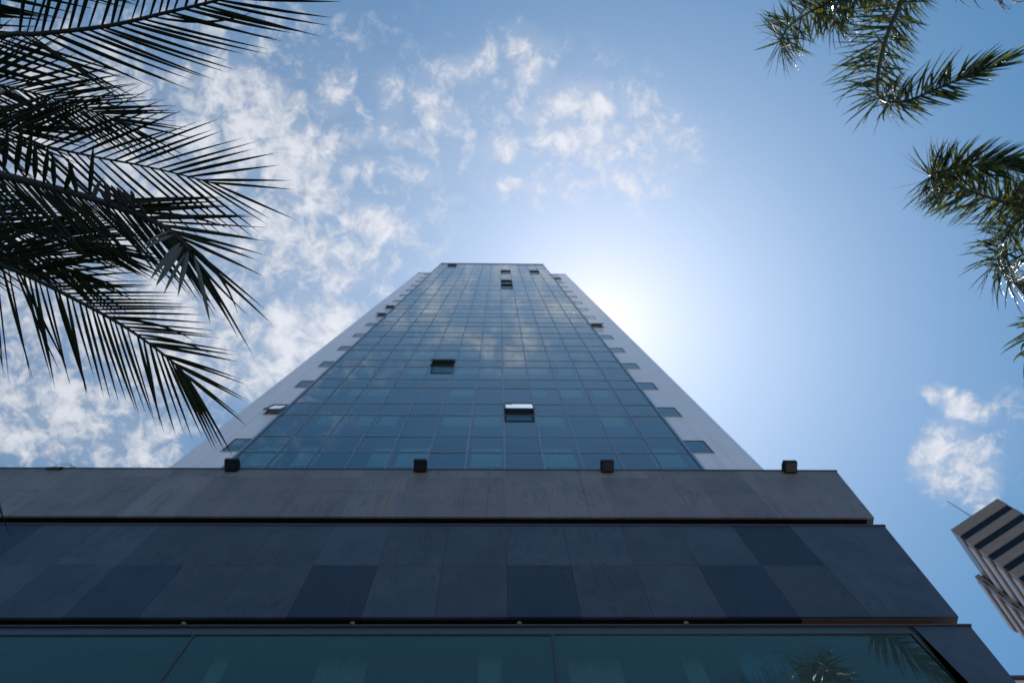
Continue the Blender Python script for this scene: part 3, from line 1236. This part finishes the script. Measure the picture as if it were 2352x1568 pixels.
def leaflet(mb, p, d0, L, wmax, nrm, bend_to, bend, droop, seg=7, mi=0, fold=0.35, twist=0.0, lance=False):
    pos = p.copy()
    prev = None
    for i in range(seg + 1):
        t = i / seg
        d = (d0 + bend_to * (bend * t) + Vector((0, 0, -1)) * (droop * t * t)).normalized()
        if i:
            pos = pos + d * (L / seg)
        n_ = nrm
        if twist:
            n_ = Matrix.Rotation(twist * t, 3, d) @ nrm
        s_ = d.cross(n_)
        if s_.length < 1e-4:
            s_ = d.cross(Vector((1, 0, 0)))
        s_.normalize()
        up = s_.cross(d).normalized()
        if t < 0.22:
            w = wmax * (0.55 + 0.45 * t / 0.22)
        else:
            w = wmax * max(0.0, 1 - ((t - 0.22) / 0.78) ** 1.8)
        if lance:
            w = wmax * max(0.12 if i == 0 else 0.0, math.sin(math.pi * min(1, t ** 0.8)) ** 0.8)
        w *= 0.5
        if i == seg:
            cur = [pos, pos, pos]
        else:
            cur = [pos - s_ * w, pos + up * (w * fold), pos + s_ * w]
        base = len(mb.v)
        if i == seg:
            mb.v.append(pos.copy())
            mb.f += [(prev, prev + 1, base), (prev + 1, prev + 2, base)]
            mb.mi += [mi, mi]
        else:
            mb.v += cur
            if prev is not None:
                mb.f += [(prev, prev + 1, base + 1, base), (prev + 1, prev + 2, base + 2, base + 1)]
                mb.mi += [mi, mi]
        prev = base


def frond(parent, org, pts, n, lenf, beta, bend=0.15, droop=0.1, width=0.02, plum=0.15, rad=(0.02, 0.004), u0=0.1, mats=None,
          sides=(1, -1), facing=True, jit=0.04, seed=0, skip=0.03, widthf=None, fold=0.35, bare=None):
    rn = random.Random(seed)
    S = spline(pts, 90)
    stem_ = MB()
    stem_.tube(S, [rad[0] + (rad[1] - rad[0]) * (i / 89) for i in range(90)], 7)
    fr_ = stem_.build('frond', mats[1], parent, smooth=True)
    fr_.location = fr_.location - Vector(org)
    lf = MB()
    # frame carried along the stalk
    Ns = []
    nv = None
    for i in range(90):
        t = (S[min(i + 1, 89)] - S[max(i - 1, 0)]).normalized()
        if facing or nv is None:
            nv = (CAM - S[i]).normalized() if facing else Vector((0, 0, -1))
        nv = (nv - t * nv.dot(t)).normalized()
        Ns.append((t, nv))
    for sd_ in sides:
        for j in range(n):
            u = u0 + (1 - u0) * (j + (0.5 if sd_ < 0 else 0) + rn.uniform(-.25, .25)) / n
            u = max(0.0, min(0.999, u))
            if bare and bare(u, sd_):
                continue
            if rn.random() < skip:
                continue
            i = int(u * 89)
            fr = u * 89 - i
            p = S[i].lerp(S[min(i + 1, 89)], fr)
            t, nv = Ns[i]
            side = nv.cross(t).normalized() * sd_
            be = math.radians(beta(u, sd_)) * (1 + rn.uniform(-jit, jit)) * (0.25 + 0.75 * min(1.0, (1 - u) / 0.10))
            ph = rn.gauss(0, plum)
            d0 = t * math.cos(be) + (side * math.cos(ph) + nv * math.sin(ph)) * math.sin(be)
            L = lenf(u, sd_) * rn.uniform(0.90, 1.06)
            nl = (nv * math.cos(ph) - side * math.sin(ph)).normalized()
            nl = Matrix.Rotation(rn.uniform(-.5, .5), 3, d0) @ nl
            w_ = width * (widthf(u, sd_) if widthf else 1.0) * rn.uniform(0.85, 1.15)
            if rn.random() < 0.05:                 # bent tip
                leaflet(lf, p, d0, L * .9, w_, nl, side * -1.0, rn.uniform(.2, .5), droop + .2, fold=fold)
            else:
                leaflet(lf, p, d0, L, w_, nl, t, bend * rn.uniform(.5, 1.5), droop * rn.uniform(.3, 1.7), fold=fold)
    lo_ = lf.build('leaflets', mats[0], fr_)
    return fr_, S


def px_m(px, depth):
    return px / F * depth


def palm_trunk(parent, top, r0_, r1_, name='trunk'):
    mb = MB()
    n = 60
    pts = []
    rads = []
    for i in range(n + 1):
        t = i / n
        pts.append(Vector((0.10 * math.sin(t * 2.2), 0.06 * math.sin(t * 3.0), t * top)))
        rads.append((r0_ + (r1_ - r0_) * t) * (1 + 0.035 * (i % 3 == 0)))
    off = pts[-1].copy()
    off.z = 0
    pts = [p - off for p in pts]
    mb.tube(pts, rads, 16)
    return mb.build(name, M['bark'], parent, smooth=False)


# --- big palm on the left, in the tower's shade
cA = at(-520, 300, 3.9)
palm = root('palm_tree', 'big palm with long dark feathery fronds reaching in over the left side', 'palm tree', loc=(cA.x, cA.y, 0))
palm_trunk(palm, cA.z - 0.05, 0.2, 0.13)
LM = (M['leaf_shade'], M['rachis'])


def FP(lst):
    return [cA] + [at(*q) for q in lst]


orgA = (cA.x, cA.y, 0)
D0 = 3.7
lin = lambda a, b: (lambda t: a + (b - a) * max(0, min(1, t)))


def visible_u(S_pts, x_left=-40):
    return 0.0


# topmost frond
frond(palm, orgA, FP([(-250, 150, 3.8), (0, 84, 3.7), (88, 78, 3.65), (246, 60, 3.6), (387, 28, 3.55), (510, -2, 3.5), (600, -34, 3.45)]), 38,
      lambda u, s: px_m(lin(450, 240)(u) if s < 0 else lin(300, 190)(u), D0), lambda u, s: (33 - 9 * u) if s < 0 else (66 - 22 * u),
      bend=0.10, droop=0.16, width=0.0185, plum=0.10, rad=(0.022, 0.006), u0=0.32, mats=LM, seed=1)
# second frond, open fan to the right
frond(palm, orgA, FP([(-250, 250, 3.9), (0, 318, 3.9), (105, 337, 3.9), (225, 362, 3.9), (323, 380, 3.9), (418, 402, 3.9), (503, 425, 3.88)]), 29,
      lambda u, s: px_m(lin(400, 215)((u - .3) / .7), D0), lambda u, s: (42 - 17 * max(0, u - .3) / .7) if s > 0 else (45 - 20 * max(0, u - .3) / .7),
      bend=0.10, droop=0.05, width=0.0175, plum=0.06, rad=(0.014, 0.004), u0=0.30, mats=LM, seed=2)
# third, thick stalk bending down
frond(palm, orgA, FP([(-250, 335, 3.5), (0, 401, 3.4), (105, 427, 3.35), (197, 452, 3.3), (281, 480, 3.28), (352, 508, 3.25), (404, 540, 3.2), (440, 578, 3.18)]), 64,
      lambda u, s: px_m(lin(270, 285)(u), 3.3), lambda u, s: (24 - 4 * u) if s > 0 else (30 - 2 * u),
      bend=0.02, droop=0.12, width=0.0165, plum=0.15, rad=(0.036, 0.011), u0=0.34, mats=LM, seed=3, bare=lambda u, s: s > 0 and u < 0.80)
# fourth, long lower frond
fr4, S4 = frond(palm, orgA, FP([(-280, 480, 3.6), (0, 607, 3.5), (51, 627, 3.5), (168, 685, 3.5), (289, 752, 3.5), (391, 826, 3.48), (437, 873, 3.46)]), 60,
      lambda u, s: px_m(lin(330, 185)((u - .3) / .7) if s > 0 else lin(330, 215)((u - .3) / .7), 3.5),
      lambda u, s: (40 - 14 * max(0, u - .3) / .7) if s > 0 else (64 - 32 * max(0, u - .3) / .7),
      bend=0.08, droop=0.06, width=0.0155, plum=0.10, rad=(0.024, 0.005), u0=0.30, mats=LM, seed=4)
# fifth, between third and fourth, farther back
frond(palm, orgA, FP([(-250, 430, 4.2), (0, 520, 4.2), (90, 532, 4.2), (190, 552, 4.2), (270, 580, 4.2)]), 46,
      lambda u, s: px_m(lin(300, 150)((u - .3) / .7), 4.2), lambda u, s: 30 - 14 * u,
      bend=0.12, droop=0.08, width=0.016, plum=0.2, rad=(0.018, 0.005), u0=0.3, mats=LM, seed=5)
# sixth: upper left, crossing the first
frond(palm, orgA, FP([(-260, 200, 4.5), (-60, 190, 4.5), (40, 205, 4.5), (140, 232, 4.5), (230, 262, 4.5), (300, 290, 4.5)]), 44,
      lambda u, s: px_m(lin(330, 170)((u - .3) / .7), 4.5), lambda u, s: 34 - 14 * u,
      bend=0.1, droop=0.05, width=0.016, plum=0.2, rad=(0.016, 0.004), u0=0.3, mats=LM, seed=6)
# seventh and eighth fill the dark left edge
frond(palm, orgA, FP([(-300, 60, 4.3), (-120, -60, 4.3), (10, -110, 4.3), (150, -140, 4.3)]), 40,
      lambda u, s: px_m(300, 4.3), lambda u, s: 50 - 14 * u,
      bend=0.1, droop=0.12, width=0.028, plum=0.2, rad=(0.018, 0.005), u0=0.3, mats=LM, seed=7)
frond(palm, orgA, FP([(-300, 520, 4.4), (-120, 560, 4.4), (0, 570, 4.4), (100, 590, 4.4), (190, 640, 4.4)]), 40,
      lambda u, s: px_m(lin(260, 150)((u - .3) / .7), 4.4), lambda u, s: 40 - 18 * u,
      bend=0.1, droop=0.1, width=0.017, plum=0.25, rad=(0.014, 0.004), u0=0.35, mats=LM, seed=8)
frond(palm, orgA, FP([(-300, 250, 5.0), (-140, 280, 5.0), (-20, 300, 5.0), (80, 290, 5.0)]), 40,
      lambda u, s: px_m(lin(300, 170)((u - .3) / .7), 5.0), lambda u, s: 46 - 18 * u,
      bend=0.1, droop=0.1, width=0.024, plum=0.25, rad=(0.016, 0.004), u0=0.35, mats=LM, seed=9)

# wide folded leaflets standing along the thick stalk
mb = MB()
rn = random.Random(11)


def img_dir(p, q, depth):
    return (at(q[0], q[1], depth) - at(p[0], p[1], depth)).normalized()


for (x, y, x2, y2, w_, tw) in ((8, 396, 20, 285, .024, .3), (35, 403, 52, 278, .025, -.2), (60, 408, 70, 300, .024, .3), (80, 415, 82, 318, .024, -.3),
                               (100, 424, 112, 330, .022, .4), (125, 432, 120, 345, .022, .3), (148, 438, 172, 375, .024, .8), (178, 447, 155, 360, .025, .6),
                               (205, 455, 214, 330, .02, .2), (-20, 390, -5, 290, .025, .2), (-45, 385, -30, 290, .025, .2)):
    a = at(x, y, 3.3)
    b = at(x2, y2, 3.25)
    leaflet(mb, a, (b - a).normalized(), (b - a).length, w_, (CAM - a).normalized(), Vector((1, 0, 0)), 0.12 * rn.uniform(-1, 1), 0.05, seg=9, fold=0.5, twist=tw, lance=True)
for (x, y, x2, y2, w_) in ((215, 455, 222, 405, .026), (228, 432, 268, 478, .026), (240, 418, 270, 486, .028), (255, 425, 298, 488, .028),
                           (268, 430, 315, 492, .026), (282, 440, 335, 500, .026), (300, 437, 318, 470, .020), (318, 468, 352, 508, .022)):
    a = at(x, y, 3.18)
    b = at(x2, y2, 3.22)
    leaflet(mb, a, (b - a).normalized(), (b - a).length * 1.05, w_, (CAM - a).normalized(), ray(x, y).cross((b - a).normalized()), 0.5, 0.0, seg=9, fold=0.5, twist=1.4, mi=1, lance=True)
o = mb.build('folded_leaflets', [M['leaf_shade'], M['leaf_dead']], palm)
o.location -= Vector(orgA)
mb = MB()
for (x, y, x2, y2, w_, bd) in ((414, 558, 335, 634, .030, .35), (420, 565, 350, 652, .028, .3), (432, 578, 408, 680, .028, .10), (428, 580, 366, 668, .016, .5),
                               (446, 584, 492, 735, .020, .25), (398, 540, 310, 556, .018, .6), (392, 530, 305, 545, .014, .8)):
    a = at(x, y, 3.12)
    b = at(x2, y2, 3.0)
    nrm = ((CAM - a).normalized() + Vector((rn.uniform(-.4, .4), rn.uniform(-.4, .4), 0))).normalized()
    leaflet(mb, a, (b - a).normalized() - Vector((0.1, -0.1, 0)) * bd, (b - a).length, w_, nrm, img_dir((x, y), (x, y + 100), 3.1), bd, 0.0, seg=12, fold=0.3, twist=0.5, lance=True)
o = mb.build('pale_leaflets', M['leaf_pale'], palm)
o.location -= Vector(orgA)
o['label'] = 'bluish leaflets turned back at the stalk end'


for (x, y, x2, y2) in ((-70, 1010, 24, 1180), (-60, 1040, 38, 1225)):      # two drooping tips at the left frame edge
    mb = MB()
    a, b = at(x, y, 3.2), at(x2, y2, 3.2)
    leaflet(mb, a, (b - a).normalized(), (b - a).length, 0.012, (CAM - a).normalized(), img_dir((x, y), (x, y + 100), 3.2), 0.35, 0.0, seg=10)
    o = mb.build('drooping_leaflet', M['leaf_shade'], palm)
    o.location -= Vector(orgA)

# --- sunlit queen palms on the right
def sun_palm(label, crown, depth, fronds, seed, inflo=None):
    c = at(crown[0], crown[1], depth)
    r = root('palm_tree', label, 'palm tree', 'sunlit palms on the right', loc=(c.x, c.y, 0))
    org = (c.x, c.y, 0)
    palm_trunk(r, c.z - 0.05, 0.22, 0.14)
    for i, (pts, n, lf_, be, dr, wd, u0, rad) in enumerate(fronds):
        frond(r, org, [c] + [at(q_[0], q_[1], q_[2] * 1.95) for q_ in pts], n, lf_, be, bend=0.10, droop=0.25 + dr, width=wd, plum=0.6, rad=(rad[0] * 1.9, rad[1] * 1.9), u0=u0,
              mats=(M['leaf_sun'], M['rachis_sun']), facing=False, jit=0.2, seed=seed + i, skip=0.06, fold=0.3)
    if inflo:
        mb_ = MB()
        r2 = random.Random(seed + 50)
        main = [c] + [at(q_[0], q_[1], q_[2] * 1.95) for q_ in inflo]
        S_ = spline(main, 40)
        mb_.tube(S_, [0.035 - 0.02 * i / 39 for i in range(40)], 7)
        for j in range(60):
            i = int(12 + 27 * j / 60)
            p_ = S_[i].copy()
            d_ = Vector((r2.uniform(-1, 1), r2.uniform(-.6, 1.4), r2.uniform(-.8, .2))).normalized()
            pts = [p_.copy()]
            for s__ in range(7):
                d_ = (d_ + Vector((r2.uniform(-.3, .3), r2.uniform(-.3, .3), -0.25))).normalized()
                p_ = p_ + d_ * 0.085
                pts.append(p_.copy())
            mb_.tube(pts, [0.018 - 0.002 * q_ for q_ in range(8)], 4)
        o_ = mb_.build('flower_stalk', M['husk'], r, smooth=True)
        o_.location -= Vector(org)
    return r


KD = 1.95
q8 = lambda px: px_m(px, 8.0 * KD)
sun_palm('sunlit palm with glittering hooked fronds hanging into the top right corner', (2230, -330), 9.0 * KD, [
    ([(2120, -110, 8.8), (2073, 0, 8.4), (2038, 81, 8.2), (2018, 162, 8.0), (2020, 222, 7.7), (2070, 235, 7.3), (2150, 205, 6.9), (2230, 172, 6.5), (2290, 150, 6.3)], 300,
     lambda u, s: q8(150 if s < 0 else 100) * (1.0 if u < .6 else 1.0 - 0.45 * (u - .6) / .4), lambda u, s: 74 - 30 * u, 0.25, 0.050, 0.12, (0.050, 0.007)),
    ([(2110, -130, 8.9), (2010, -50, 8.7), (1930, -8, 8.5), (1860, 28, 8.3), (1812, 62, 8.0), (1795, 92, 7.7), (1800, 108, 7.4)], 190,
     lambda u, s: q8(112), lambda u, s: 72 - 26 * u, 0.35, 0.050, 0.2, (0.03, 0.007)),
    ([(2180, -150, 9.1), (2105, -60, 9.0), (2000, -30, 8.9), (1915, 15, 8.7), (1925, 60, 8.2)], 140,
     lambda u, s: q8(108), lambda u, s: 70 - 26 * u, 0.3, 0.050, 0.3, (0.026, 0.006)),
], 100, inflo=[(2200, -90, 8.7), (2190, -25, 8.4), (2235, -12, 8.2), (2300, -10, 8.0), (2340, -12, 7.9)])
sun_palm('sunlit palm with bright tipped fronds coming in from the right edge', (2700, 560), 8.6 * KD, [
    ([(2560, 500, 8.4), (2400, 482, 8.2), (2300, 462, 8.0), (2210, 432, 7.9), (2150, 412, 7.7), (2138, 402, 7.45), (2180, 390, 7.2), (2260, 378, 6.9), (2350, 372, 6.5)], 320,
     lambda u, s: q8(118) * (1.0 if u < .65 else 1.0 - 0.5 * (u - .65) / .35), lambda u, s: 72 - 28 * u, 0.25, 0.050, 0.12, (0.032, 0.006)),
    ([(2560, 520, 8.5), (2420, 480, 8.4), (2350, 500, 8.3), (2308, 545, 8.1), (2290, 590, 7.9), (2312, 630, 7.5), (2360, 655, 7.1)], 190,
     lambda u, s: q8(108), lambda u, s: 72 - 26 * u, 0.3, 0.050, 0.2, (0.03, 0.006)),
    ([(2540, 640, 8.2), (2450, 680, 8.1), (2385, 740, 8.0), (2362, 800, 7.9), (2366, 860, 7.6)], 90,
     lambda u, s: q8(85), lambda u, s: 55 - 15 * u, 0.3, 0.050, 0.2, (0.024, 0.006)),
    ([(2560, 470, 8.6), (2440, 430, 8.6), (2400, 440, 8.6), (2340, 470, 8.5)], 140,
     lambda u, s: q8(110), lambda u, s: 55 - 15 * u, 0.3, 0.050, 0.2, (0.024, 0.006)),
], 200)
